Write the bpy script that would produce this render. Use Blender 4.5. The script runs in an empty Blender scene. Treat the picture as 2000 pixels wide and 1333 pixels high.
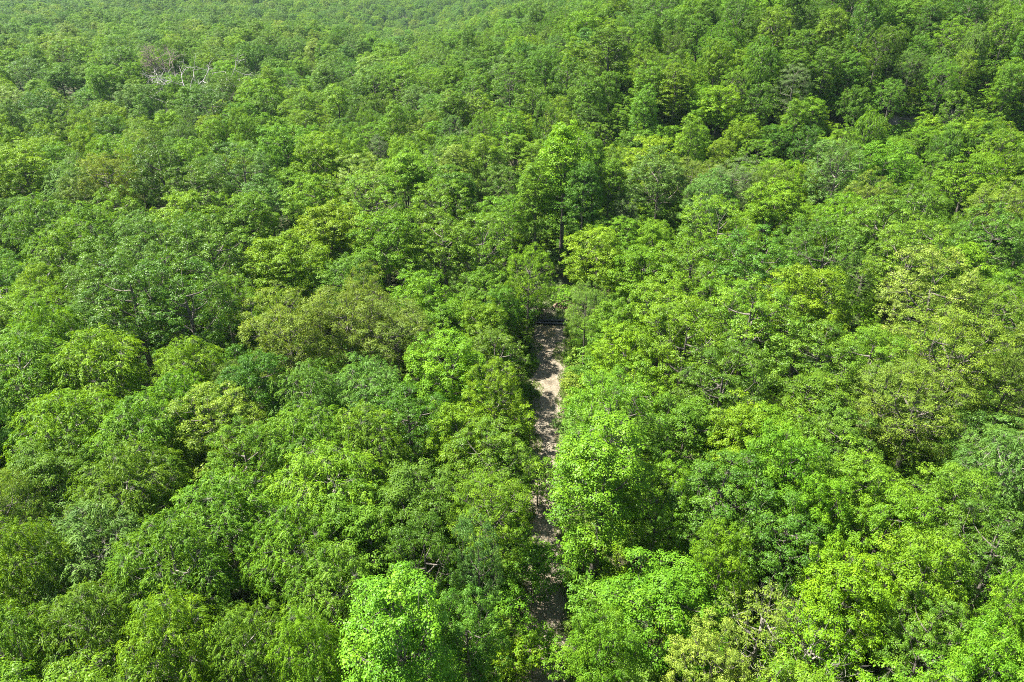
import bpy, math, random
import numpy as np
from mathutils import Vector
R = math.radians
sc = bpy.context.scene
C = sc.collection

# ------------------------------------------------------------------ camera, sky, sun, exposure
CAM_Z, PITCH, F = 60.0, R(26.9), 1333.33          # focal length in pixels of the 2000 px wide photo
cam_d = bpy.data.cameras.new('camera'); cam = bpy.data.objects.new('camera', cam_d); C.objects.link(cam)
cam_d.lens = 24; cam_d.sensor_width = 36; cam_d.clip_start = 1; cam_d.clip_end = 20000
cam.location = (0, 0, CAM_Z); cam.rotation_euler = (R(90) - PITCH, 0, 0)
sc.camera = cam
SUN_EL, SUN_AZ = R(60), R(-80)                     # azimuth measured from +Y (view direction), negative = left
sd = Vector((math.sin(SUN_AZ) * math.cos(SUN_EL), math.cos(SUN_AZ) * math.cos(SUN_EL), math.sin(SUN_EL)))
w = bpy.data.worlds.new('World'); sc.world = w; w.use_nodes = True
nt = w.node_tree; nt.nodes.clear()
sky = nt.nodes.new('ShaderNodeTexSky'); sky.sky_type = 'NISHITA'; sky.sun_disc = False
sky.sun_elevation = SUN_EL; sky.sun_rotation = SUN_AZ
bgn = nt.nodes.new('ShaderNodeBackground'); bgn.inputs['Strength'].default_value = 0.052
wo = nt.nodes.new('ShaderNodeOutputWorld')
nt.links.new(sky.outputs[0], bgn.inputs[0]); nt.links.new(bgn.outputs[0], wo.inputs[0])
sl = bpy.data.lights.new('sun', 'SUN'); sl.energy = 5.0; sl.angle = R(0.5); sl.color = (1.0, 0.96, 0.86)
so = bpy.data.objects.new('sun', sl); C.objects.link(so); so.location = (0, 0, 200)
so.rotation_euler = sd.to_track_quat('Z', 'Y').to_euler()
sc.view_settings.view_transform = 'Standard'; sc.view_settings.look = 'None'
sc.view_settings.exposure = 1.86; sc.view_settings.gamma = 1
cy = sc.cycles
cy.use_denoising = False
cy.max_bounces = 6; cy.diffuse_bounces = 4; cy.glossy_bounces = 1; cy.transmission_bounces = 4; cy.volume_bounces = 0
cy.sample_clamp_indirect = 4
cy.use_adaptive_sampling = False
cy.filter_width = 0.95

rng = np.random.default_rng(7)
random.seed(7)

# ------------------------------------------------------------------ helpers
def tag(o, label=None, cat=None, group=None, kind=None):
    if label: o['label'] = label
    if cat: o['category'] = cat
    if group: o['group'] = group
    if kind: o['kind'] = kind
    return o
def S(a, b, v):
    t = np.clip((np.asarray(v, float) - a) / (b - a), 0, 1); return t * t * (3 - 2 * t)
def track_x(y): return 1.0 + 0.0535 * np.asarray(y, float) + 0.5 * np.sin(np.asarray(y) * 0.09)
def height(x, y):
    x = np.asarray(x, float); y = np.asarray(y, float)
    q = x / np.maximum(y, 20)
    h = 7 * S(118, 175, y) + 9 * S(200, 340, y) + 5 * S(340, 600, y)
    h = h + S(-0.16, 0.16, q) * 21 * S(165, 240, y) * (1 - 0.75 * S(330, 620, y) * S(.62, .7, q))
    h = h + 8 * S(.2, .42, q) * S(190, 212, y)
    h = h - 13 * S(.55, .63, q) * S(235, 330, y)
    h = h - 34 * S(.60, .68, q) * S(420, 800, y)
    h = h - 24 * np.exp(-((q + 0.14) / 0.10) ** 2) * S(380, 600, y) * (1 - S(800, 1300, y))
    h = h + 24 * S(650, 1500, y) + 42 * S(1500, 3200, y) * (1 + 0.35 * np.sin(x * 0.0021 + 1))
    far = S(130, 320, y)
    h = h + far * (2.6 * np.sin(x * .031 + 1.3 + y * .008) * np.cos(y * .027 + .4) + 1.8 * np.sin(x * .013 - y * .019))
    h = h + S(500, 1200, y) * 7 * np.sin(x * .006 + .7) * np.sin(y * .0055)
    # gentle bank rising away from the track on both sides
    d = np.abs(x - track_x(y))
    return h + 1.6 * S(9, 40, d) + .5 * S(12, 30, d) * np.sin(x * .11 + y * .07)

def mesh_np(name, co, faces_by_n, mats, mat_idx=None, attr=None, smooth=False):
    """co: (n,3); faces_by_n: list of (k,m) int arrays"""
    me = bpy.data.meshes.new(name)
    co = np.asarray(co, np.float32)
    me.vertices.add(len(co)); me.vertices.foreach_set('co', co.ravel())
    loops = np.concatenate([f.ravel() for f in faces_by_n]).astype(np.int32)
    sizes = np.concatenate([np.full(len(f), f.shape[1]) for f in faces_by_n]).astype(np.int32)
    me.loops.add(len(loops)); me.loops.foreach_set('vertex_index', loops)
    me.polygons.add(len(sizes))
    starts = np.concatenate([[0], np.cumsum(sizes)[:-1]]).astype(np.int32)
    me.polygons.foreach_set('loop_start', starts)
    for m in mats: me.materials.append(m)
    if mat_idx is not None: me.polygons.foreach_set('material_index', mat_idx.astype(np.int32))
    if attr is not None:
        a = me.attributes.new('lv', 'FLOAT', 'FACE'); a.data.foreach_set('value', attr.astype(np.float32))
    if smooth: me.polygons.foreach_set('use_smooth', np.ones(len(sizes), bool))
    me.update(calc_edges=True)
    return me
def link(name, me, parent=None):
    o = bpy.data.objects.new(name, me); C.objects.link(o); o.parent = parent; return o

class Tubes:
    def __init__(s): s.v = []; s.f = []; s.n = 0
    def add(s, pts, rad, sides=6, cap=True):
        pts = np.asarray(pts, float); rad = np.asarray(rad, float); k = len(pts)
        t = np.gradient(pts, axis=0); t /= np.linalg.norm(t, axis=1)[:, None] + 1e-9
        up = np.array([0, 0, 1.]) if abs(t[:, 2]).mean() < .8 else np.array([1., 0, 0])
        a = np.cross(t, up); a /= np.linalg.norm(a, axis=1)[:, None] + 1e-9
        b = np.cross(t, a)
        th = np.arange(sides) * 2 * np.pi / sides
        ring = pts[:, None] + rad[:, None, None] * (np.cos(th)[None, :, None] * a[:, None] + np.sin(th)[None, :, None] * b[:, None])
        s.v.append(ring.reshape(-1, 3))
        i = np.arange(k - 1)[:, None] * sides; j = np.arange(sides)[None]; jn = (j + 1) % sides
        f = np.stack([i + j, i + jn, i + sides + jn, i + sides + j], -1).reshape(-1, 4)
        s.f.append(f + s.n); s.n += k * sides
    def sticks(s, A, B, r0, r1):
        """many three-sided one-segment sticks at once"""
        A = np.asarray(A, float); B = np.asarray(B, float); n = len(A)
        t = B - A; t /= np.linalg.norm(t, axis=1)[:, None] + 1e-9
        a = np.cross(t, np.array([.3, .2, 1.])); a /= np.linalg.norm(a, axis=1)[:, None] + 1e-9
        b = np.cross(t, a); th = np.arange(3) * 2 * np.pi / 3
        d = np.cos(th)[None, :, None] * a[:, None] + np.sin(th)[None, :, None] * b[:, None]
        v = np.concatenate([A[:, None] + r0 * d, B[:, None] + r1 * d], 1)
        s.v.append(v.reshape(-1, 3))
        base = np.arange(n)[:, None, None] * 6
        q = np.array([[0, 1, 4, 3], [1, 2, 5, 4], [2, 0, 3, 5]])[None]
        s.f.append((base + q).reshape(-1, 4) + s.n); s.n += n * 6
    def mesh(s, name, mat): return mesh_np(name, np.concatenate(s.v), [np.concatenate(s.f)], [mat], smooth=True)

# ------------------------------------------------------------------ materials
def newmat(name):
    m = bpy.data.materials.new(name); m.use_nodes = True; m.node_tree.nodes.clear(); return m, m.node_tree.nodes, m.node_tree.links
def leaf_material(name, transl=.36, rough=.45, spec=.35, fixed=None):
    m, N, L = newmat(name)
    out = N.new('ShaderNodeOutputMaterial')
    if fixed is None:
        at = N.new('ShaderNodeAttribute'); at.attribute_type = 'INSTANCER'; at.attribute_name = 'tint'; col = at.outputs['Color']
    else:
        c_ = N.new('ShaderNodeRGB'); c_.outputs[0].default_value = (*fixed, 1); col = c_.outputs[0]
    lv = N.new('ShaderNodeAttribute'); lv.attribute_name = 'lv'
    hs = N.new('ShaderNodeHueSaturation')
    mh = N.new('ShaderNodeMapRange'); mh.inputs[3].default_value = .515; mh.inputs[4].default_value = .488
    mv = N.new('ShaderNodeMapRange'); mv.inputs[3].default_value = .72; mv.inputs[4].default_value = 1.38
    L.new(lv.outputs['Fac'], mh.inputs[0]); L.new(lv.outputs['Fac'], mv.inputs[0])
    L.new(mh.outputs[0], hs.inputs['Hue']); L.new(mv.outputs[0], hs.inputs['Value']); L.new(col, hs.inputs['Color'])
    p = N.new('ShaderNodeBsdfPrincipled'); p.inputs['Roughness'].default_value = rough
    p.inputs['Specular IOR Level'].default_value = spec
    L.new(hs.outputs[0], p.inputs['Base Color'])
    tr = N.new('ShaderNodeBsdfTranslucent')
    h2 = N.new('ShaderNodeHueSaturation'); h2.inputs['Hue'].default_value = .485; h2.inputs['Value'].default_value = 1.5; h2.inputs['Saturation'].default_value = 1.08
    L.new(hs.outputs[0], h2.inputs['Color']); L.new(h2.outputs[0], tr.inputs[0])
    mx = N.new('ShaderNodeMixShader'); mx.inputs[0].default_value = transl
    L.new(p.outputs[0], mx.inputs[1]); L.new(tr.outputs[0], mx.inputs[2]); L.new(mx.outputs[0], out.inputs[0])
    return m
def noise_material(name, c1, c2, scale, rough=.9, c3=None, scale3=None, th=(.45, .6), detail=6, bump=0.0, coords='Object'):
    m, N, L = newmat(name)
    out = N.new('ShaderNodeOutputMaterial'); p = N.new('ShaderNodeBsdfPrincipled'); p.inputs['Roughness'].default_value = rough
    tc = N.new('ShaderNodeTexCoord')
    n = N.new('ShaderNodeTexNoise'); n.inputs['Scale'].default_value = scale; n.inputs['Detail'].default_value = detail
    L.new(tc.outputs[coords], n.inputs[0])
    r = N.new('ShaderNodeValToRGB'); r.color_ramp.elements[0].position = .35; r.color_ramp.elements[1].position = .65
    r.color_ramp.elements[0].color = (*c1, 1); r.color_ramp.elements[1].color = (*c2, 1)
    L.new(n.outputs[0], r.inputs[0]); col = r.outputs[0]
    if c3:
        n3 = N.new('ShaderNodeTexNoise'); n3.inputs['Scale'].default_value = scale3; n3.inputs['Detail'].default_value = 5
        L.new(tc.outputs[coords], n3.inputs[0])
        mr = N.new('ShaderNodeMapRange'); mr.inputs[1].default_value = th[0]; mr.inputs[2].default_value = th[1]
        L.new(n3.outputs[0], mr.inputs[0])
        mx = N.new('ShaderNodeMix'); mx.data_type = 'RGBA'; mx.inputs[7].default_value = (*c3, 1)
        L.new(mr.outputs[0], mx.inputs[0]); L.new(col, mx.inputs[6]); col = mx.outputs[2]
    L.new(col, p.inputs['Base Color'])
    if bump:
        b = N.new('ShaderNodeBump'); b.inputs['Strength'].default_value = bump; b.inputs['Distance'].default_value = .1
        L.new(n.outputs[0], b.inputs['Height']); L.new(b.outputs[0], p.inputs['Normal'])
    L.new(p.outputs[0], out.inputs[0]); return m
M_leaf = leaf_material('leaf', .31, .5, .18)
M_leaf_shiny = leaf_material('leaf_shiny', .30, .45, .22)
M_needle = leaf_material('needle', .15, .6, .2)
M_grass = leaf_material('grass_blade', .35, .5, .3, fixed=(.15, .24, .045))
M_weed = leaf_material('weed_leaf', .35, .5, .3, fixed=(.085, .165, .035))
M_bark = noise_material('bark', (.07, .06, .048), (.17, .15, .125), 3.0, bump=.4)
M_bark_pale = noise_material('pale_bark', (.13, .12, .095), (.27, .25, .21), 3.0, bump=.4)
M_dead = noise_material('dead_wood', (.20, .17, .15), (.38, .34, .31), 2.0)
M_floor = noise_material('forest_floor', (.05, .045, .02), (.085, .08, .035), .8, c3=(.05, .10, .02), scale3=.12, th=(.40, .62), bump=.5)

# ------------------------------------------------------------------ tree prototypes (crown and trunk meshes, in metres)
def unit(v): return v / (np.linalg.norm(v, axis=-1, keepdims=True) + 1e-9)
def leaves_mesh(name, pos, nrm, axis, L, W, lv, mat, fold=.18):
    n = len(pos)
    nrm = unit(nrm); axis = unit(axis - (axis * nrm).sum(1, keepdims=True) * nrm); side = np.cross(nrm, axis)
    L = L[:, None]; W = W[:, None]
    base = pos - axis * L * .5; tip = pos + axis * L * .5 - nrm * L * fold
    mid = pos - axis * L * .05 + nrm * L * fold * .3
    l = mid + side * W * .5 - nrm * W * .12; r = mid - side * W * .5 - nrm * W * .12
    v = np.stack([base, r, tip, l], 1).reshape(-1, 3)
    f = np.arange(n * 4).reshape(n, 4)
    return mesh_np(name, v, [f], [mat], attr=lv)

def make_tree(kind, seed):
    g = np.random.default_rng(seed)
    P = dict(  # H, crown centre z, semi axes, boughs, bough radius, flat, twigs, leaves, leaf length, aspect, lumpiness
        oak=dict(H=19, cz=12.2, ax=(5.2, 5.2, 6.2), nb=70, rb=(.95, 1.45), flat=.80, nt=20, tr=.42, nl=27, L=.185, asp=.62, lump=.30, pw=2.0),
        maple=dict(H=19, cz=11.8, ax=(5.0, 5.0, 6.8), nb=98, rb=(.75, 1.2), flat=.85, nt=15, tr=.36, nl=28, L=.15, asp=.62, lump=.20, pw=2.0),
        ash=dict(H=20, cz=12.8, ax=(5.3, 5.3, 6.4), nb=84, rb=(.95, 1.4), flat=.75, nt=18, tr=.46, nl=26, L=.27, asp=.30, lump=.26, pw=2.0),
        poplar=dict(H=30, cz=18.8, ax=(4.1, 4.1, 10.8), nb=135, rb=(.75, 1.1), flat=.95, nt=14, tr=.44, nl=18, L=.17, asp=.85, lump=.16, pw=1.5),
        tulip=dict(H=27, cz=15.5, ax=(4.0, 4.0, 11.5), nb=130, rb=(.75, 1.1), flat=.9, nt=14, tr=.42, nl=21, L=.148, asp=.85, lump=.14, pw=1.5),
        fine=dict(H=19, cz=12.0, ax=(5.2, 5.2, 6.0), nb=130, rb=(.65, 1.05), flat=.8, nt=13, tr=.36, nl=19, L=.17, asp=.42, lump=.16, pw=2.0),
        sparse=dict(H=17, cz=11.2, ax=(4.8, 4.8, 5.8), nb=90, rb=(.7, 1.1), flat=.7, nt=10, tr=.36, nl=13, L=.19, asp=.6, lump=.28, pw=2.0),
        pine=dict(H=20, cz=12.5, ax=(3.6, 3.6, 7.5), nb=80, rb=(.7, 1.1), flat=.45, nt=12, tr=.4, nl=16, L=.34, asp=.09, lump=.15, pw=1.6),
        sapling=dict(H=7.5, cz=4.6, ax=(2.4, 2.4, 3.1), nb=34, rb=(.55, .85), flat=.7, nt=10, tr=.34, nl=13, L=.18, asp=.7, lump=.25, pw=1.8),
        shrub=dict(H=2.6, cz=1.0, ax=(1.5, 1.5, 1.5), nb=20, rb=(.35, .55), flat=.8, nt=9, tr=.24, nl=10, L=.14, asp=.7, lump=.3, pw=2.0),
    )[kind]
    ax = np.array(P['ax']); nb = P['nb']
    # uneven envelope: a few broad lobes pushed in and out
    lobes = unit(g.normal(size=(9, 3))); lamp = g.uniform(-1, 1, 9)
    d = unit(g.normal(size=(nb * 5, 3)))
    keep = d[:, 2] > g.uniform(-.95, -.1, len(d)); d = d[keep]
    sel = [0]                                         # spread boughs: greedy farthest-ish
    for i in range(1, len(d)):
        if len(sel) >= nb: break
        if np.max(d[sel] @ d[i]) < 1 - (.62 if nb < 60 else .40 if nb < 100 else .28) * (1.6 / math.sqrt(nb)) * g.uniform(.3, 1): sel.append(i)
    d = d[sel]; nb = len(d)
    lump = 1 + P['lump'] * (np.maximum(0, d @ lobes.T) ** 3 @ lamp)
    if kind in ('tulip', 'pine', 'poplar'):
        tt = (d[:, 2] + 1) / 2; lump *= np.where(tt > .35, 1.0 - .32 * (tt - .35) ** 1.0, .85 + .4 * tt)
    rr = g.uniform(.0, 1, nb) ** .5 * .42 + .50
    rr[g.random(nb) < .16] *= .55                      # inner boughs fill the heart of the crown
    ctr = np.array([0, 0, P['cz']]) + d * ax * (rr * lump)[:, None]
    rb = g.uniform(*P['rb'], nb)
    bv = g.normal(0, .16, nb)                         # natural bough-to-bough leaf tone
    # twigs around each bough, on its dome
    nt_ = P['nt']
    td = unit(g.normal(size=(nb, nt_, 3)) + np.array([0, 0, .45]) + d[:, None] * .5)
    tc = ctr[:, None] + td * (rb[:, None, None] * g.uniform(.55, 1.08, (nb, nt_, 1))) * np.array([1, 1, P['flat']])
    drop = g.random((nb, nt_)) < .10
    T = tc.reshape(-1, 3); TD = td.reshape(-1, 3); TB = np.repeat(ctr, nt_, 0); keep = ~drop.ravel()
    tv = (np.repeat(bv, nt_) + g.normal(0, .07, nb * nt_))[keep]; T = T[keep]; TD = TD[keep]; TB = TB[keep]
    nl = P['nl']; n = len(T)
    ld = unit(g.normal(size=(n, nl, 3)))
    if kind == 'ash':                                 # long compound sprays arching out and down
        s_ = g.uniform(0, 1, (n, nl, 1)); out = unit(TD * np.array([1, 1, .3]) + g.normal(0, .35, (n, 3)))[:, None]
        pos = T[:, None] + out * s_ * .75 + np.array([0, 0, -.55]) * s_ ** 2 + ld * .17
        axis = out + np.array([0, 0, -1.1]) * s_ + ld * .45
    else:
        pos = T[:, None] + ld * (P['tr'] * g.uniform(.25, 1, (n, nl, 1)) ** .7) * np.array([1, 1, .62])
        axis = ld + TD[:, None] * .5 + np.array([0, 0, -.25])
    nrm = ld * .6 + TD[:, None] * .5 + np.array([0, 0, .75]) + g.normal(0, .30, (n, nl, 3))
    pos = pos.reshape(-1, 3); nrm = nrm.reshape(-1, 3); axis = axis.reshape(-1, 3) + g.normal(0, .2, (n * nl, 3))
    lv = np.clip(.5 + np.repeat(tv, nl) + g.normal(0, .16, n * nl), 0, 1)
    Ls = P['L'] * g.uniform(.7, 1.3, n * nl)
    mat = {'tulip': M_leaf_shiny, 'poplar': M_leaf, 'maple': M_leaf_shiny, 'pine': M_needle}.get(kind, M_leaf)
    crown = leaves_mesh(kind + '_leaves', pos, nrm, axis, Ls, Ls * P['asp'], lv, mat)
    # trunk, limbs, twigs
    tb = Tubes(); H = P['H']; top = P['cz'] + ax[2] * .42
    r0 = {'tulip': .34, 'shrub': .05, 'sapling': .09, 'pine': .26}.get(kind, .30)
    zz = np.linspace(-.6, top, 9); wob = g.normal(0, .05, (9, 2)).cumsum(0) * (H / 19)
    tp = np.c_[wob, zz]; tb.add(tp, r0 * np.linspace(1.15, .22, 9), 8)
    limbs = [tp[4:]]
    nlimb = {'shrub': 5, 'sapling': 6, 'tulip': 9, 'pine': 10}.get(kind, 9)
    for i in range(nlimb):
        a = i * 2.4 + g.uniform(-.4, .4); zs = P['cz'] - ax[2] * .55 + (i / nlimb) * ax[2] * .9
        j = np.interp(zs, zz, np.arange(9)); st = np.array([np.interp(j, range(9), tp[:, k]) for k in range(3)])
        reach = .62 * ax[0] * g.uniform(.8, 1.1); rise = g.uniform(.35, .6) * ax[2] if kind != 'pine' else .3
        end = st + np.array([math.cos(a) * reach, math.sin(a) * reach, rise])
        end[2] = min(end[2], P['cz'] + ax[2] * .38)
        ctl = (st + end) / 2 + np.array([math.cos(a) * reach * .2, math.sin(a) * reach * .2, -rise * .15]) + g.normal(0, .25, 3) * (H / 19)
        t = np.linspace(0, 1, 7)[:, None]; pts = (1 - t) ** 2 * st + 2 * t * (1 - t) * ctl + t ** 2 * end
        tb.add(pts, r0 * np.linspace(.38, .08, 7), 6); limbs.append(pts)
    LP = np.concatenate(limbs)
    for c in ctr:
        dd = np.linalg.norm((LP - c) * np.array([1, 1, .8]), axis=1) + np.maximum(0, LP[:, 2] - c[2] + .4) * 1.5
        s0 = LP[dd.argmin()]; m_ = (s0 + c) / 2 + g.normal(0, .18, 3) * (H / 19); m_[2] -= .15
        tb.add(np.array([s0, m_, c]), r0 * np.array([.11, .08, .04]), 4)
    tb.sticks(TB, T, r0 * .03, r0 * .015)
    if kind == 'sparse':                              # bare grey twigs poking through
        A = T[g.integers(0, n, 420)]; B = A + unit(A - np.array([0, 0, P['cz'] - 2])) * g.uniform(.3, 1.1, (420, 1)) + g.normal(0, .25, (420, 3))
        tb.sticks(A, B, .018, .006)
    trunk = tb.mesh(kind + '_wood', M_bark_pale if kind in ('sparse', 'ash') else M_bark)
    W = 2 * np.percentile(np.hypot(pos[:, 0], pos[:, 1]), 97)
    return dict(kind=kind, crown=crown, trunk=trunk, H=H, W=W, cz=P['cz'])

PROTO = {}
for k, n in (('oak', 3), ('maple', 3), ('ash', 3), ('tulip', 2), ('poplar', 2), ('fine', 2), ('sparse', 1), ('pine', 1), ('sapling', 2), ('shrub', 2)):
    PROTO[k] = [make_tree(k, 100 + 17 * i + len(k) * 7) for i in range(n)]

COL = dict(  # leaf reflectance by kind of green
    m=(.096, .198, .014), b=(.120, .242, .012), y=(.139, .252, .010), o=(.132, .206, .020),
    k=(.072, .164, .012), s=(.102, .204, .030), p=(.172, .270, .034), g=(.110, .170, .050), v=(.145, .278, .010))
CNAME = dict(m='mid green', b='bright green', y='yellow green', v='vivid light green', o='olive', k='dark green', s='bluish green', p='pale green', g='greyish green')
FORM = dict(oak='lumpy broad tree', maple='dense rounded tree', ash='feathery drooping tree', tulip='tall tapering tree', poplar='very tall straight-trunked tree', fine='wide fine-leaved tree',
            sparse='thin twiggy tree', pine='soft-needled pine', sapling='small young tree', shrub='low leafy shrub')
KINDNAME = dict(oak='oak_tree', maple='maple_tree', ash='ash_tree', tulip='tulip_tree', poplar='poplar_tree', fine='olive_oak_tree', sparse='thin_leaved_tree', pine='pine_tree', sapling='young_tree', shrub='shrub')

# ------------------------------------------------------------------ where every tree stands (read off the photo, then put on the ground)
def ray(u, v):
    dx = (u - 1000) / F; dy = -(v - 666.5) / F
    return np.array([dx, math.cos(PITCH) + dy * math.sin(PITCH), -math.sin(PITCH) + dy * math.cos(PITCH)])
def ground_at(u, v, lift=0.0):
    d = ray(u, v); t = 20.0
    while t < 6000:
        p = np.array([0, 0, CAM_Z]) + d * t
        if p[2] <= height(p[0], p[1]) + lift: break
        t += max(.25, t * .002)
    return p[0], p[1], t                                  # t is the depth along the view axis
def project(x, y, z):
    dy_ = y; dz = z - CAM_Z
    fw = dy_ * math.cos(PITCH) - dz * math.sin(PITCH); up = dy_ * math.sin(PITCH) + dz * math.cos(PITCH)
    return 1000 + F * x / fw, 666.5 - F * up / fw, fw

PO = 'poplar'
O, MA, A, T, FI, SP, PI_, SA, SH = 'oak', 'maple', 'ash', 'tulip', 'fine', 'sparse', 'pine', 'sapling', 'shrub'
LIST = [
 # bottom edge
 (40,1290,190,A,'m'),(185,1250,220,A,'m'),(335,1275,200,A,'b'),(490,1290,190,A,'m'),(610,1300,150,A,'b'),(780,1265,235,T,'b'),
 (915,1265,150,MA,'m'),(1175,1290,160,O,'b'),(1290,1190,250,O,'b'),(1385,1325,160,MA,'p'),(1480,1225,210,SP,'o'),
 (1590,1285,190,SP,'y'),(1635,1180,190,O,'y'),(1790,1150,190,O,'b'),(1800,1275,170,MA,'m'),(1965,1220,110,O,'b'),(1920,1330,170,O,'b'),
 # lower
 (60,1120,180,A,'m'),(20,1020,150,FI,'o'),(185,1090,230,A,'s'),(340,1120,230,A,'m'),(445,1020,230,A,'b'),(250,970,220,A,'m'),(100,950,190,O,'m'),
 (570,1080,200,A,'m'),(640,1170,190,A,'b'),(700,1060,200,O,'m'),(650,960,230,A,'b'),(800,1000,200,O,'m'),(830,1120,150,MA,'k'),(930,1120,110,MA,'s'),
 (960,1010,180,FI,'b'),(1170,940,200,T,'b'),(1285,1000,140,MA,'b'),(1400,1010,220,MA,'k'),(1530,1060,190,MA,'k'),(1400,1115,120,O,'y'),
 (1510,880,185,O,'y'),(1645,960,180,O,'b'),(1590,1020,130,O,'b'),(1725,1040,170,O,'b'),(1850,1010,190,O,'m'),(1945,930,190,A,'s'),(1930,1100,220,MA,'k'),
 (1000,1180,90,SA,'b'),(1010,1290,100,SA,'y'),(1042,1125,120,SA,'m'),(1040,1265,110,SA,'b'),(1040,1105,100,SA,'m'),(1050,940,90,SA,'b'),(1125,905,90,SA,'b'),(1030,620,70,SA,'m'),(1005,660,80,SA,'m'),(1015,590,80,SA,'k'),(975,720,80,SA,'k'),(1125,700,60,SH,'p'),(1145,670,60,SH,'b'),(1120,760,60,SH,'p'),(1100,830,50,SH,'s'),(1105,590,60,SH,'b'),(1060,585,60,SA,'p'),(1100,1290,90,SA,'b'),(1150,1180,110,SA,'b'),(1140,1080,100,SA,'b'),
 # middle low
 (60,760,230,A,'b'),(195,750,200,A,'b'),(130,860,210,A,'b'),(265,860,200,A,'b'),(340,800,150,A,'b'),(430,840,190,MA,'p'),(480,920,170,MA,'b'),
 (610,880,210,A,'b'),(720,880,180,A,'b'),(270,640,190,MA,'k'),(380,640,190,MA,'k'),(330,560,200,MA,'m'),(570,690,190,FI,'o'),(680,660,190,FI,'o'),(780,690,170,FI,'o'),
 (600,790,160,A,'s'),(720,770,170,A,'s'),(800,850,190,MA,'k'),(890,750,180,O,'b'),(945,650,120,O,'y'),(865,645,140,O,'b'),(890,850,150,O,'y'),(960,910,180,MA,'b'),(1010,835,90,SA,'y'),
 (1180,740,120,SA,'m'),(1215,700,130,O,'y'),(1290,640,170,O,'b'),(1330,710,190,MA,'b'),(1450,690,210,MA,'b'),(1410,780,190,MA,'k'),(1340,850,170,O,'m'),(1440,860,160,O,'y'),
 (1230,790,140,MA,'b'),(1135,800,80,SH,'b'),(1130,860,90,SA,'s'),(1560,650,220,O,'y'),(1590,740,190,MA,'m'),(1690,740,170,MA,'b'),(1800,640,210,MA,'p'),(1900,650,190,FI,'o'),
 (1850,740,210,FI,'o'),(1780,830,210,FI,'o'),(1965,760,160,FI,'o'),(1715,790,110,MA,'p'),(1640,880,170,O,'m'),
 # middle
 (70,615,150,FI,'y'),(15,570,110,MA,'k'),(130,520,180,A,'b'),(85,460,190,A,'b'),(60,370,150,O,'y'),(140,370,110,A,'s'),(215,380,130,FI,'o'),(320,370,150,MA,'k'),(400,400,140,MA,'m'),
 (200,470,150,A,'b'),(280,470,120,A,'s'),(400,475,150,O,'y'),(480,460,130,O,'b'),(430,560,180,MA,'m'),(230,560,160,MA,'m'),(480,390,130,MA,'s'),(560,330,120,O,'b'),(640,345,140,O,'y'),
 (530,420,110,MA,'s'),(620,430,130,O,'y'),(720,400,120,MA,'p'),(800,380,130,O,'b'),(740,300,50,PI_,'g'),(845,335,50,PI_,'g'),(890,345,85,T,'p'),(945,320,80,T,'y'),(975,370,90,MA,'m'),
 (740,450,140,MA,'b'),(860,440,130,MA,'b'),(650,490,170,O,'y'),(560,560,170,O,'y'),(760,520,170,O,'b'),(690,580,140,O,'m'),(870,510,140,MA,'b'),(950,525,150,MA,'b'),(830,600,140,O,'b'),
 (1000,430,100,MA,'b'),(1035,575,75,SA,'p'),(1100,325,118,PO,'v'),(1048,385,80,PO,'b'),(1140,385,76,PO,'k'),(1160,330,60,PO,'m'),(1190,370,70,PO,'b'),(1165,550,150,O,'y'),(1250,560,150,O,'b'),(1195,640,110,O,'b'),(1210,480,110,O,'b'),  # dark tint of the third poplar stands in for the shaded gap there
 (1215,425,70,FI,'g'),(1280,400,130,MA,'s'),(1275,350,130,O,'y'),(1350,360,110,FI,'o'),(1430,375,110,FI,'g'),(1390,500,190,MA,'b'),(1340,580,170,MA,'b'),(1470,580,170,MA,'m'),(1500,440,180,O,'b'),
 (1525,360,100,O,'y'),(1620,380,130,MA,'s'),(1720,360,130,O,'b'),(1640,460,150,A,'b'),(1780,430,160,A,'m'),(1700,500,170,MA,'b'),(1880,380,140,O,'y'),(1950,430,130,FI,'o'),(1920,520,170,MA,'m'),
 (1600,560,170,MA,'m'),(1760,560,170,MA,'b'),(1860,560,150,O,'y'),(1970,600,140,MA,'m'),(1380,215,75,O,'b'),(1540,205,70,PI_,'g'),
 (1400,225,90,O,'y'),(1320,180,80,T,'y'),(1270,175,70,T,'b'),(1040,200,75,MA,'m'),(920,120,55,MA,'k'),(725,55,40,T,'k'),(240,120,60,MA,'k'),(245,150,70,MA,'k'),(730,150,70,T,'p'),(650,160,75,MA,'s'),
]
trees = []   # dict: x y kind col W H hand
for (u, v, wpx, k, c) in LIST:
    pr = PROTO[k][0]
    Hs = {T: 26, SA: 7.0, SH: 2.5, SP: 16}.get(k, 19.0) * random.uniform(.94, 1.06)
    if (u, v) == (1040, 560): Hs = 11
    if k == PO: Hs = {1100: 37, 1048: 29, 1140: 31}.get(u, 28)
    x, y, t = ground_at(u, v, Hs * pr['cz'] / pr['H'])
    W = np.clip(wpx * t / F, 2.5, 15)
    trees.append(dict(x=x, y=y, kind=k, col=c, W=float(W), H=Hs, hand=True))
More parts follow.
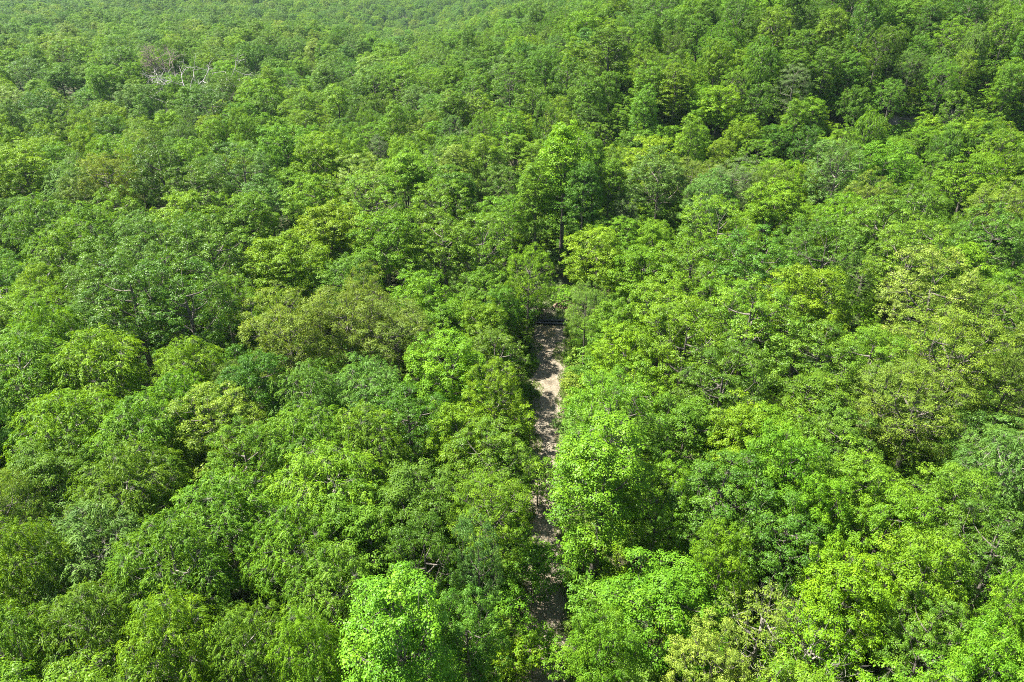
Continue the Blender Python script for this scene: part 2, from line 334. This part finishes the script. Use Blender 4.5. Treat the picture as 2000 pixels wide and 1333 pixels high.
# keep the clearing round the pipes and the track open
def open_ground(x, y, r):
    d = abs(x - float(track_x(y)))
    if y < 118 and d < (1.6 + .24 * r if x < float(track_x(y)) else 2.6 + .24 * r): return True
    if 136 <= y < 158 and 0 < x < 19: return True
    if 117 < y < 138 and -11 < x - 6 < 9.5: return True
    if y < 118 and x < float(track_x(y)) and d < 6.5 and math.sin(y * .21 + .6) > -.1: return True     # gaps that let the sun on to the gravel
    return False
GX = np.array([t['x'] for t in trees]); GY = np.array([t['y'] for t in trees]); GW = np.array([t['W'] for t in trees]); GK = [t['col'] for t in trees]; GS = [t['kind'] for t in trees]
mixk = [O, MA, A, FI, T, MA, O]
pts = [(t['x'], t['y'], t['W']) for t in trees if t['kind'] not in (SH, SA)]
cell = {}
def put(x, y, W): cell.setdefault((int(x // 16), int(y // 16)), []).append((x, y, W))
for p in pts: put(*p)
DEAD = []
for (u, v, H) in ((378, 165, 24), (345, 140, 23), (22, 610, 17)):
    dx_, dy_, _ = ground_at(u, v, H * .6); DEAD.append((dx_, dy_)); put(dx_, dy_, 9); put(dx_ * .96, dy_ * .96, 6)
def clash(x, y, W, f):
    cx, cy_ = int(x // 16), int(y // 16)
    for i in (-1, 0, 1):
        for j in (-1, 0, 1):
            for (a, b, c) in cell.get((cx + i, cy_ + j), ()):
                if (a - x) ** 2 + (b - y) ** 2 < (f * (W + c)) ** 2: return True
    return False
fill = []
y = 8.0
while y < 1750:
    step = 6.3 if y < 220 else 7.8 if y < 900 else 9.6
    hw = .82 * y + 45
    for x in np.arange(-hw, hw, step):
        px = x + random.uniform(-.45, .45) * step; py = y + random.uniform(-.45, .45) * step
        q = px / max(py, 20)
        W = random.uniform(7.4, 12) * (1 if y < 220 else 1.32 if y < 900 else 1.5)
        if any(abs(px - ddx * py / ddy) < 8 and -26 < py - ddy < 4 for ddx, ddy in DEAD[:2]): continue
        if open_ground(px, py, W) or clash(px, py, W, .335): continue
        if 198 < py < 209 and (abs(px - 114) < 5 or abs(px - 133) < 5): continue     # opening below the ridge wood
        put(px, py, W)
        if y < 230:
            dd = (GX - px) ** 2 + (GY - py) ** 2; i = int(dd.argmin())
            col = GK[i] if GK[i] not in 'gk' and random.random() < .55 else random.choice('mmbbbyymsk'); kd = GS[i] if GS[i] not in (SH, SA, SP, PI_) and random.random() < .5 else random.choice(mixk)
            if kd == FI and col in 'mk': col = 'o' if random.random() < .4 else 'b'
        else:
            cl = math.sin(px * .012 + 2) * math.cos(py * .009) + random.gauss(0, .7)
            col = random.choice('bymp' if cl > .4 else 'mbsk' if cl < -.4 else 'mmbsy')
            if q > .2 and 190 < py < 330: col = random.choice('kkkmmb')  # ridge wood: mostly dark tints, its backlit shade put into the leaf colour
            kd = random.choice(mixk)
            if kd == FI and random.random() < .6: kd = O
            if kd == T: W *= .72
        Hh = {T: 23.5}.get(kd, 18.5) * random.uniform(.74, 1.24)
        if q > .1 and 205 < py < 300: Hh *= 1.12
        fill.append(dict(x=px, y=py, kind=kd, col=col, W=W, H=Hh, hand=False))
    y += step * .9
for t in fill: t['z'] = None
def near_rank(t):
    u, v, d = project(t['x'], t['y'], float(height(t['x'], t['y'])) + t['H'] * .8)
    t['u'], t['v'], t['d'] = u, v, d
    inside = -40 < u < 2040 and -20 < v < 1400
    return (0 if inside else 1, d)
hand = [t for t in trees if t['kind'] != SH]
fill.sort(key=near_rank)
n_ind = 300 - len([1 for t in trees])
single, mass = fill[:n_ind], fill[n_ind:]
print('trees listed', len(trees), 'filled singles', n_ind, 'mass', len(mass), 'mass starts', mass[0]['d'], mass[0]['v'])

def tint_of(col):
    c = np.array(COL[col]); j = 1 + np.array([random.gauss(0, .055), random.gauss(0, .03), random.gauss(0, .15)])
    return [float(a) for a in np.clip(c * j * random.uniform(.90, 1.12), .004, .4)]
SRC = {}
def place_tree(t, name, label, group):
    v = random.randrange(len(PROTO[t['kind']])); pr = PROTO[t['kind']][v]
    z = float(height(t['x'], t['y']))
    root = bpy.data.objects.new(name, None); C.objects.link(root)
    root.location = (t['x'], t['y'], z); root.empty_display_size = .5
    s = t['W'] / pr['W']; sz = t['H'] / pr['H'] if t['kind'] in (T, PO) else max(t['H'] / pr['H'], .86 * s); a = random.uniform(0, 2 * math.pi)
    root.rotation_euler = (random.gauss(0, .02), random.gauss(0, .02), a); root.scale = (s, s * random.uniform(.92, 1.08), sz)
    cr = link('crown', pr['crown'], root); tr = link('trunk', pr['trunk'], root)
    cr['tint'] = tint_of(t['col'])
    tag(root, label, 'shrub' if t['kind'] == SH else 'tree', group)
    SRC.setdefault((t['kind'], v), (cr, tr))
    t['W3'] = s
    return root

# labels: look first, then where it stands, then its order among its look-alikes there
ind = trees + single
for t in ind:
    near_rank(t)
    d = t['x'] - float(track_x(t['y']))
    if t['y'] < 128 and abs(d) < 8.5: zone = 'beside the gravel, ' + ('left' if d < 0 else 'right') + ' side'
    elif t['v'] < 330: zone = ('beyond the pipes, ' + ('to their left' if t['u'] < 900 else 'to their right' if t['u'] > 1200 else 'straight behind'))
    else:
        hz = 'at left border' if t['u'] < 330 else 'left of track' if t['u'] < 1050 else 'right of track' if t['u'] < 1670 else 'at right border'
        vz = 'near bottom' if t['v'] > 1080 else 'lower down' if t['v'] > 840 else 'about mid height' if t['v'] > 560 else 'above the middle'
        zone = f'{hz}, {vz}'
    t['base'] = f"{CNAME[t['col']]} {FORM[t['kind']]} {zone}"
cells = {}
for t in ind: cells.setdefault(t['base'], []).append(t)
NUM = ['', 'one', 'two', 'three', 'four', 'five', 'six', 'seven', 'eight', 'nine', 'ten', 'eleven', 'twelve']
ORD = ['', 'leftmost', 'second from left', 'third from left', 'fourth from left', 'fifth from left', 'sixth from left', 'seventh from left', 'eighth from left', 'ninth from left', 'tenth from left', 'eleventh from left', 'twelfth from left']
for b, ts in cells.items():
    ts.sort(key=lambda t: t['u'])
    for i, t in enumerate(ts):
        n = len(ts)
        t['label'] = b if n == 1 else f"{b}, {'left' if i == 0 else 'right'} of two" if n == 2 else f"{b}, {'rightmost' if i == n - 1 else 'middle' if n == 3 and i == 1 else ORD[i + 1]} of {NUM[min(n, 12)]}"
for t in ind:
    place_tree(t, KINDNAME[t['kind']], t['label'], 'trees of the near woodland' if t['kind'] != SH else 'shrubs beside the track')

# ------------------------------------------------------------------ stuff scattered through geometry nodes on one object
def scatter(name, P, K, ROT, SCL, TINT, sources, label=None):
    """one object whose points carry instances; K indexes sources (list of lists of objects)"""
    me = bpy.data.meshes.new(name); n = len(P)
    me.vertices.add(n); me.vertices.foreach_set('co', np.asarray(P, np.float32).ravel())
    me.attributes.new('pick', 'INT', 'POINT').data.foreach_set('value', np.asarray(K, np.int32))
    me.attributes.new('spin', 'FLOAT_VECTOR', 'POINT').data.foreach_set('vector', np.asarray(ROT, np.float32).ravel())
    me.attributes.new('size', 'FLOAT_VECTOR', 'POINT').data.foreach_set('vector', np.asarray(SCL, np.float32).ravel())
    me.attributes.new('tint', 'FLOAT_VECTOR', 'POINT').data.foreach_set('vector', np.asarray(TINT, np.float32).ravel())
    o = link(name, me)
    ng = bpy.data.node_groups.new(name + '_scatter', 'GeometryNodeTree')
    ng.interface.new_socket('Geometry', in_out='INPUT', socket_type='NodeSocketGeometry')
    ng.interface.new_socket('Geometry', in_out='OUTPUT', socket_type='NodeSocketGeometry')
    N, L = ng.nodes, ng.links
    gi = N.new('NodeGroupInput'); go = N.new('NodeGroupOutput'); jn = N.new('GeometryNodeJoinGeometry')
    def attr(nm, ty):
        a = N.new('GeometryNodeInputNamedAttribute'); a.data_type = ty; a.inputs['Name'].default_value = nm
        return [s for s in a.outputs if s.enabled and s.name == 'Attribute'][0]
    pk = attr('pick', 'INT'); sp = attr('spin', 'FLOAT_VECTOR'); sz = attr('size', 'FLOAT_VECTOR')
    for k, objs in enumerate(sources):
        if not (np.asarray(K) == k).any(): continue
        cmp_ = N.new('FunctionNodeCompare'); cmp_.data_type = 'INT'; cmp_.operation = 'EQUAL'
        ii = [s for s in cmp_.inputs if s.enabled]
        L.new(pk, ii[0]); ii[1].default_value = k
        for ob in objs:
            oi = N.new('GeometryNodeObjectInfo'); oi.inputs['Object'].default_value = ob; oi.inputs['As Instance'].default_value = True
            oi.transform_space = 'ORIGINAL'
            ip = N.new('GeometryNodeInstanceOnPoints')
            L.new(gi.outputs[0], ip.inputs['Points']); L.new(cmp_.outputs[0], ip.inputs['Selection'])
            L.new(oi.outputs['Geometry'], ip.inputs['Instance']); L.new(sp, ip.inputs['Rotation']); L.new(sz, ip.inputs['Scale'])
            L.new(ip.outputs[0], jn.inputs[0])
    L.new(jn.outputs[0], go.inputs[0])
    md = o.modifiers.new('scatter', 'NODES'); md.node_group = ng
    o['kind'] = 'stuff'
    return o
keys = sorted(SRC); kidx = {k: i for i, k in enumerate(keys)}
P_, K_, R_, S_, T_ = [], [], [], [], []
for t in mass:
    opts = [k for k in keys if k[0] == t['kind']]; k = random.choice(opts); pr = PROTO[k[0]][k[1]]
    s = t['W'] / pr['W']
    P_.append((t['x'], t['y'], float(height(t['x'], t['y'])))); K_.append(kidx[k]); R_.append((0, 0, random.uniform(0, 6.28)))
    S_.append((s, s, t['H'] / pr['H'] if t['kind'] == T else max(t['H'] / pr['H'], .86 * s))); T_.append(tint_of(t['col']))
fo = scatter('forest', P_, K_, R_, S_, T_, [list(SRC[k]) for k in keys])
tag(fo, 'unbroken green woodland canopy rolling away to the hazy hills', 'forest')

# ------------------------------------------------------------------ undergrowth beneath the trees and along the track
sk = [k for k in keys if k[0] in (SH, SA)]
P_, K_, R_, S_, T_ = [], [], [], [], []
for i in range(9500):
    y = random.uniform(28, 330); x = random.uniform(-.8 * y - 15, .8 * y + 15)
    dx = x - float(track_x(y))
    if y < 126 and abs(dx) < 3.6: continue
    if 116 < y < 142 and -4.5 < dx < 7.5: continue
    k = random.choice(sk); pr = PROTO[k[0]][k[1]]; s = random.uniform(.5, 1.15)
    if abs(dx) < 8 and k[0] == SA and y < 140: k = [q for q in sk if q[0] == SH][0] if any(q[0] == SH for q in sk) else k
    if k[0] == SA: s *= .8
    P_.append((x, y, float(height(x, y)))); K_.append(sk.index(k)); R_.append((0, 0, random.uniform(0, 6.28))); S_.append((s * 1.2, s * 1.2, s)); T_.append(tint_of(random.choice('mmbky')))
for i in range(3000):                                  # low growth on the slope under the ridge wood
    y = random.uniform(150, 300); x = random.uniform(0, .8 * y)
    k = random.choice([q for q in sk if q[0] == SA] or sk); s = random.uniform(.6, 1.3)
    P_.append((x, y, float(height(x, y)))); K_.append(sk.index(k)); R_.append((0, 0, random.uniform(0, 6.28))); S_.append((s * 1.2, s * 1.2, s)); T_.append(tint_of(random.choice('mmbky')))
for i in range(420):                                   # thicker fringe on both verges
    y = random.uniform(34, 128); side = random.choice((-1, 1, 1)); dx = side * random.uniform(3.3, 7.5); x = float(track_x(y)) + dx
    k = [q for q in sk if q[0] == SH]; k = random.choice(k or sk); s = random.uniform(.3, .75)
    P_.append((x, y, float(height(x, y)))); K_.append(sk.index(k)); R_.append((0, 0, random.uniform(0, 6.28))); S_.append((s * 1.2, s * 1.2, s)); T_.append(tint_of(random.choice('mbbps')))
ug = scatter('undergrowth', P_, K_, R_, S_, T_, [list(SRC[k]) for k in sk])
tag(ug, 'leafy shrubs and seedlings covering the ground under the trees', 'undergrowth')

# ------------------------------------------------------------------ ground
ys = np.concatenate([np.arange(-60, 240, 3.0), np.geomspace(240, 9000, 150)])
qs = np.linspace(-1, 1, 221)
YY, QQ = np.meshgrid(ys, qs, indexing='ij'); XX = QQ * (np.maximum(YY, 0) * 1.1 + 120)
ZZ = height(XX, YY); ny, nx = YY.shape
i = np.arange(ny - 1)[:, None] * nx; j = np.arange(nx - 1)[None]
q4 = np.stack([i + j, i + j + 1, i + nx + j + 1, i + nx + j], -1).reshape(-1, 4)
gnd = link('ground', mesh_np('ground', np.stack([XX, YY, ZZ], -1).reshape(-1, 3), [q4], [M_floor], smooth=True)); tag(gnd, kind='structure')

# gravel track with ragged edges
def strip_mesh(name, rows, mat, cols=14, edge=.5, lift=.012, seed=3):
    g = np.random.default_rng(seed); ey = np.array([r[0] for r in rows]); yy = np.arange(ey.min(), ey.max(), .35)
    xl = np.interp(yy, ey, [r[1] for r in rows]); xr = np.interp(yy, ey, [r[2] for r in rows])
    def rag(n):
        a = np.zeros(n)
        for f_, am in ((.35, 1), (.9, .6), (2.3, .35), (5.5, .2)): a += am * np.sin(yy * f_ + g.uniform(0, 6.28))
        return a * edge * .5
    xl = xl + rag(len(yy)); xr = xr + rag(len(yy)); s = np.linspace(0, 1, cols)
    X = xl[:, None] * (1 - s) + xr[:, None] * s; Y = np.repeat(yy[:, None], cols, 1)
    Z = height(X, Y) + lift + .0 * X
    n, m = X.shape; i = np.arange(n - 1)[:, None] * m; j = np.arange(m - 1)[None]
    q = np.stack([i + j, i + j + 1, i + m + j + 1, i + m + j], -1).reshape(-1, 4)
    return link(name, mesh_np(name, np.stack([X, Y, Z], -1).reshape(-1, 3), [q], [mat], smooth=True))
M_gravel = noise_material('pale_gravel', (.15, .128, .095), (.265, .235, .175), 1.6, c3=(.095, .078, .052), scale3=.55, th=(.52, .72), detail=9, bump=.6)
M_verge = noise_material('worn_verge', (.10, .085, .05), (.07, .09, .03), .7, c3=(.07, .11, .025), scale3=.3, th=(.4, .6), bump=.5)
M_mud = noise_material('wet_mud', (.10, .078, .042), (.15, .12, .07), .9, rough=.3)
vg = strip_mesh('verge_ground', [(20, -4, 8), (60, -1.4, 10.5), (100, .5, 13.5), (122, .5, 17), (141, 2, 17)], M_verge, 24, .9, .006, 5); tag(vg, kind='structure')
tk = strip_mesh('gravel_track', [(20, -.6, 4.6), (45, .9, 6.0), (53, 1.2, 6.6), (65, 1.8, 6.4), (75, 2.3, 6.4), (85, 2.8, 6.9), (100, 3.4, 8.4), (112, 3.2, 10.2), (120, 4.2, 10.8), (124.5, 5.4, 10.6)], M_gravel, 18, .55, .014); tag(tk, kind='structure')
md = strip_mesh('muddy_puddle', [(119.6, 7.1, 7.6), (120.6, 6.6, 8.6), (122.2, 6.0, 8.7), (124.6, 5.9, 9.0)], M_mud, 12, .3, .024, 9); tag(md, kind='structure')

# grass and weeds on the verges
def grass_mesh(name, n, mat, box, hgt, seed, wid=.03, flt=None):
    g = np.random.default_rng(seed)
    y = g.uniform(box[0], box[1], n); x = track_x(y) + g.uniform(box[2], box[3], n)
    dn = np.sin(x * 1.3 + 2 * np.sin(y * .7)) * np.cos(y * .9 + x * .4) + g.normal(0, .6, n)
    ok = dn > -.35
    if flt is not None: ok &= flt(x, y)
    x, y = x[ok], y[ok]; n = len(x)
    z = height(x, y); h = hgt * g.uniform(.4, 1.2, n); a = g.uniform(0, 6.28, n); ln = g.normal(0, .35, (n, 2)) * h[:, None]
    b = np.c_[x, y, z]; w_ = wid * g.uniform(.6, 1.4, n)
    sd_ = np.c_[np.cos(a) * w_, np.sin(a) * w_, np.zeros(n)]
    m_ = b + np.c_[ln * .35, h * .6]; t_ = b + np.c_[ln, h * .9]
    v = np.stack([b - sd_, b + sd_, m_ + sd_ * .8, t_, m_ - sd_ * .8], 1).reshape(-1, 3)
    return mesh_np(name, v, [np.arange(n * 5).reshape(n, 5)], [mat], attr=np.clip(g.normal(.55, .2, n), 0, 1))
def off_track(x, y): return ~((y < 124.5) & (np.abs(x - track_x(y) + .2 + .5 * np.sin(y * .8)) < 1.7 + .5 * np.sin(y * .37))) & ~((y > 117.5) & (y < 127) & (x > 4.6) & (x < 11.3)) & ~((y > 126.5) & (y < 133) & (x < 9.3))
gr = link('grass', grass_mesh('grass', 120000, M_grass, (30, 141, -5.0, 10.5), .42, 11, .035, off_track))
tag(gr, 'rough bright grass growing along both sides of the track', 'grass', kind='stuff')

# ------------------------------------------------------------------ objects at the end of the track
def plastic():
    m, N, L = newmat('black_plastic'); out = N.new('ShaderNodeOutputMaterial'); p = N.new('ShaderNodeBsdfPrincipled')
    p.inputs['Base Color'].default_value = (.012, .014, .018, 1); p.inputs['Roughness'].default_value = .28; p.inputs['Specular IOR Level'].default_value = .7
    L.new(p.outputs[0], out.inputs[0]); return m
M_pl = plastic()
def pipe(x0, y0, x1, y1, r, label):
    L_ = math.hypot(x1 - x0, y1 - y0); n = int(L_ / .07)
    s = np.linspace(0, L_, n); rr = r + .018 * np.sign(np.sin(s * 2 * np.pi / .14))
    tb = Tubes(); z0 = float(height(x0, y0)); z1 = float(height(x1, y1))
    d = np.array([(x1 - x0) / L_, (y1 - y0) / L_, (z1 - z0) / L_])
    p0 = np.array([0, 0, 0.])
    tb.add(p0 + s[:, None] * d, rr, 24)                                   # corrugated outside
    s2 = np.array([0, L_]); tb.add(p0 + s2[:, None] * d, np.array([r - .04, r - .04]), 24)
    v = np.concatenate(tb.v); f = np.concatenate(tb.f); a = 0; b = (n - 1) * 24; c = n * 24; e = c + 24; j = np.arange(24); jn = (j + 1) % 24
    f = np.concatenate([f, np.stack([a + jn, a + j, c + j, c + jn], -1), np.stack([b + j, b + jn, e + jn, e + j], -1)])
    o = link('drainage_pipe', mesh_np('drainage_pipe', v, [f], [M_pl])); o.location = (x0, y0, z0 + r + .03)
    return tag(o, label, 'pipe', 'black pipes across the end of the track')
pipe(4.9, 125.35, 11.1, 124.75, .25, 'glossy black corrugated pipe nearer the gravel, across the track end')
pipe(5.2, 126.35, 11.3, 126.15, .25, 'black corrugated pipe behind its twin, nearer the brush heap')

M_soil = noise_material('reddish_soil', (.16, .10, .07), (.27, .19, .14), 2.5, bump=.8)
def mound(x, y, rx, ry, h, name, label, cat):
    g = np.random.default_rng(int(x * 10)); n = 46
    a = np.linspace(-1, 1, n); X, Y = np.meshgrid(a, a, indexing='ij'); d = np.sqrt(X ** 2 + Y ** 2)
    Z = h * np.clip(1 - d ** 2, 0, 1) * (1 + .3 * np.sin(X * 7 + Y * 3) + .18 * np.sin(Y * 17 - X * 9)) + g.normal(0, .045, X.shape) * (d < .95) - .06
    i = np.arange(n - 1)[:, None] * n; j = np.arange(n - 1)[None]
    q = np.stack([i + j, i + n + j, i + n + j + 1, i + j + 1], -1).reshape(-1, 4)
    dm = d.ravel()[q].mean(1) < 1.02; co = np.stack([X * rx, Y * ry, Z], -1).reshape(-1, 3)
    o = link(name, mesh_np(name, co, [q[dm]], [M_soil])); o.location = (x, y, float(height(x, y)))
    return tag(o, label, cat)
mound(11.2, 132.6, 2.6, 1.3, .95, 'soil_heap', 'reddish brown heap of bare soil beyond the two pipes', 'soil heap')
def log(x, y, L_, r, ang, tilt, label, mat=None, name='fallen_log', cat='log'):
    tb = Tubes(); k = 8; s = np.linspace(0, L_, k); g = np.random.default_rng(int(abs(x * 91 + y * 17)))
    p = np.c_[s - L_ / 2, g.normal(0, .05, k).cumsum(), g.normal(0, .02, k) + (s - L_ / 2) * math.tan(tilt)]
    tb.add(p, r * np.linspace(1.1, .6, k), 7)
    for b_ in range(3):
        i = g.integers(2, 7); e = p[i] + np.array([.3, g.choice([-1, 1]) * .5, .3]) * g.uniform(.6, 1.4); tb.add(np.array([p[i], (p[i] + e) / 2 + .04, e]), r * np.array([.4, .3, .12]), 5)
    o = link(name, tb.mesh(name, mat or M_dead)); o.location = (x, y, float(height(x, y)) + r * .9 + abs(math.tan(tilt)) * L_ / 2); o.rotation_euler = (0, 0, ang)
    return tag(o, label, cat, 'cut logs and branches behind the pipes')
M_cut = noise_material('bleached_wood', (.28, .23, .17), (.42, .36, .28), 4)
log(8.0, 129.6, 2.6, .10, -1.15, .03, 'bleached straight log pointing at the pipes from the brush heap', M_cut)
log(8.6, 131.3, 1.9, .09, -1.3, .02, 'short pale log farthest from the pipes', M_cut)
log(6.9, 128.2, 2.3, .08, .3, .04, 'grey log lying just behind the rear pipe', M_dead)
log(5.8, 130.8, 2.4, .10, .1, .05, 'brownish log at the left of the brush heap')
log(7.2, 130.3, 1.7, .07, 2.3, .1, 'thin crooked branch crossing the middle of the brush heap')
g = np.random.default_rng(5); n = 520
A_ = np.c_[g.normal(6.7, 1.15, n), g.normal(129.6, 1.2, n), g.uniform(.03, .35, n)]; th = g.uniform(0, 6.28, n); ll = g.uniform(.3, 1.2, n)
B_ = A_ + np.c_[np.cos(th) * ll, np.sin(th) * ll, g.normal(0, .10, n)]; B_[:, 2] = np.maximum(B_[:, 2], .03)
zz = height(A_[:, 0], A_[:, 1]); A_[:, 2] += zz; B_[:, 2] += zz; tb = Tubes(); tb.sticks(A_, B_, .03, .012)
br = link('brush_litter', tb.mesh('brush_litter', M_cut)); tag(br, 'heap of broken twigs and chips behind the pipes', 'brush heap', kind='stuff')

# litter of dead leaves and stones over the track
g = np.random.default_rng(8); n = 42000
y = g.uniform(22, 126, n); x = track_x(y) + g.normal(-.9, 2.6, n)
pos = np.c_[x, y, height(x, y) + .03]
lt = link('leaf_litter', leaves_mesh('leaf_litter', pos, np.c_[g.normal(0, .35, (n, 2)), np.ones(n)], g.normal(size=(n, 3)), g.uniform(.08, .20, n), g.uniform(.05, .12, n), g.random(n),
     noise_material('dry_leaf', (.10, .065, .035), (.26, .19, .11), 9.0)))
tag(lt, 'dry brown leaf litter strewn over the gravel and verges', 'leaf litter', kind='stuff')

# ------------------------------------------------------------------ dead trees
def dead_tree(u, v, H, spread, label, seed, mat, levels=5, lean=0.):
    g = np.random.default_rng(seed); tb = Tubes()
    x, y, t = ground_at(u, v, H * .6)
    def grow(p, d, L_, r, lv):
        k = 5; pts = [p]; dd = d.copy()
        for _ in range(k - 1):
            dd = unit(dd + g.normal(0, .13, 3)); pts.append(pts[-1] + dd * L_ / (k - 1))
        pts = np.array(pts); tb.add(pts, np.linspace(r, r * .62, k), 7 if lv > 2 else 4)
        if lv == 0: return
        for b_ in range(g.integers(2, 4) if lv < levels else 4):
            nd = unit(dd + g.normal(0, spread, 3) + np.array([0, 0, .06])); s0 = pts[-1] if b_ < 2 else pts[g.integers(2, k)]
            grow(s0, nd, L_ * g.uniform(.6, .8), r * .68, lv - 1)
    grow(np.array([0, 0, -.3]), unit(np.array([lean, 0, 1.])), H * .38, .40, levels)
    root = bpy.data.objects.new('dead_tree', None); C.objects.link(root); root.location = (x, y, float(height(x, y)))
    link('trunk', tb.mesh('dead_wood', mat), root)
    return tag(root, label, 'dead tree', 'bare dead trees')
M_silver = noise_material('silver_wood', (.30, .27, .27), (.50, .46, .45), 3)
dead_tree(378, 150, 33, .72, 'grey leafless dead tree with spreading branches, far left of the pipes', 3, M_silver, 6)
dead_tree(345, 132, 27, .5, 'brownish bare tree with dense fine twigs beside the big dead one', 8, noise_material('brown_twig', (.16, .12, .10), (.28, .22, .19), 3), 6)
dead_tree(22, 610, 17, .35, 'broken dead snag with pale peeling limbs at the left border', 12, M_silver, 3)

# pale clearing seen between the trunks under the ridge wood
for k, (x, y, a, b) in enumerate(((114, 205, 8, 2.2), (133, 208, 9, 2.2))):
    th = np.linspace(0, 6.283, 33)[:-1]; rr = 1 + .15 * np.sin(th * 3 + k) + .08 * np.sin(th * 7)
    px, py = x + a * rr * np.cos(th), y + b * rr * np.sin(th); pz = height(px, py) + .25
    co = np.concatenate([[[x, y, float(height(x, y)) + .25]], np.c_[px, py, pz]]); i = np.arange(32)
    c_ = link('path', mesh_np('path', co, [np.stack([np.zeros(32, int), i + 1, (i + 1) % 32 + 1], -1)], [M_gravel])); tag(c_, kind='structure')

# ------------------------------------------------------------------ haze
me = bpy.data.meshes.new('haze'); X0, X1, Y0, Y1, Z0, Z1 = -9000, 9000, -700, 9400, -8, 165
vv = [(a, b, c) for a in (X0, X1) for b in (Y0, Y1) for c in (Z0, Z1)]
me.from_pydata(vv, [], [(0, 1, 3, 2), (4, 6, 7, 5), (0, 4, 5, 1), (2, 3, 7, 6), (0, 2, 6, 4), (1, 5, 7, 3)])
hz = link('haze', me); tag(hz, 'thin bluish air in front of the farthest hills', 'haze', kind='stuff')
m, N, L = newmat('haze_air'); out = N.new('ShaderNodeOutputMaterial'); pv = N.new('ShaderNodeVolumePrincipled')
pv.inputs['Color'].default_value = (.62, .82, 1, 1); pv.inputs['Density'].default_value = .00005; pv.inputs['Anisotropy'].default_value = .2
L.new(pv.outputs[0], out.inputs['Volume']); me.materials.append(m)
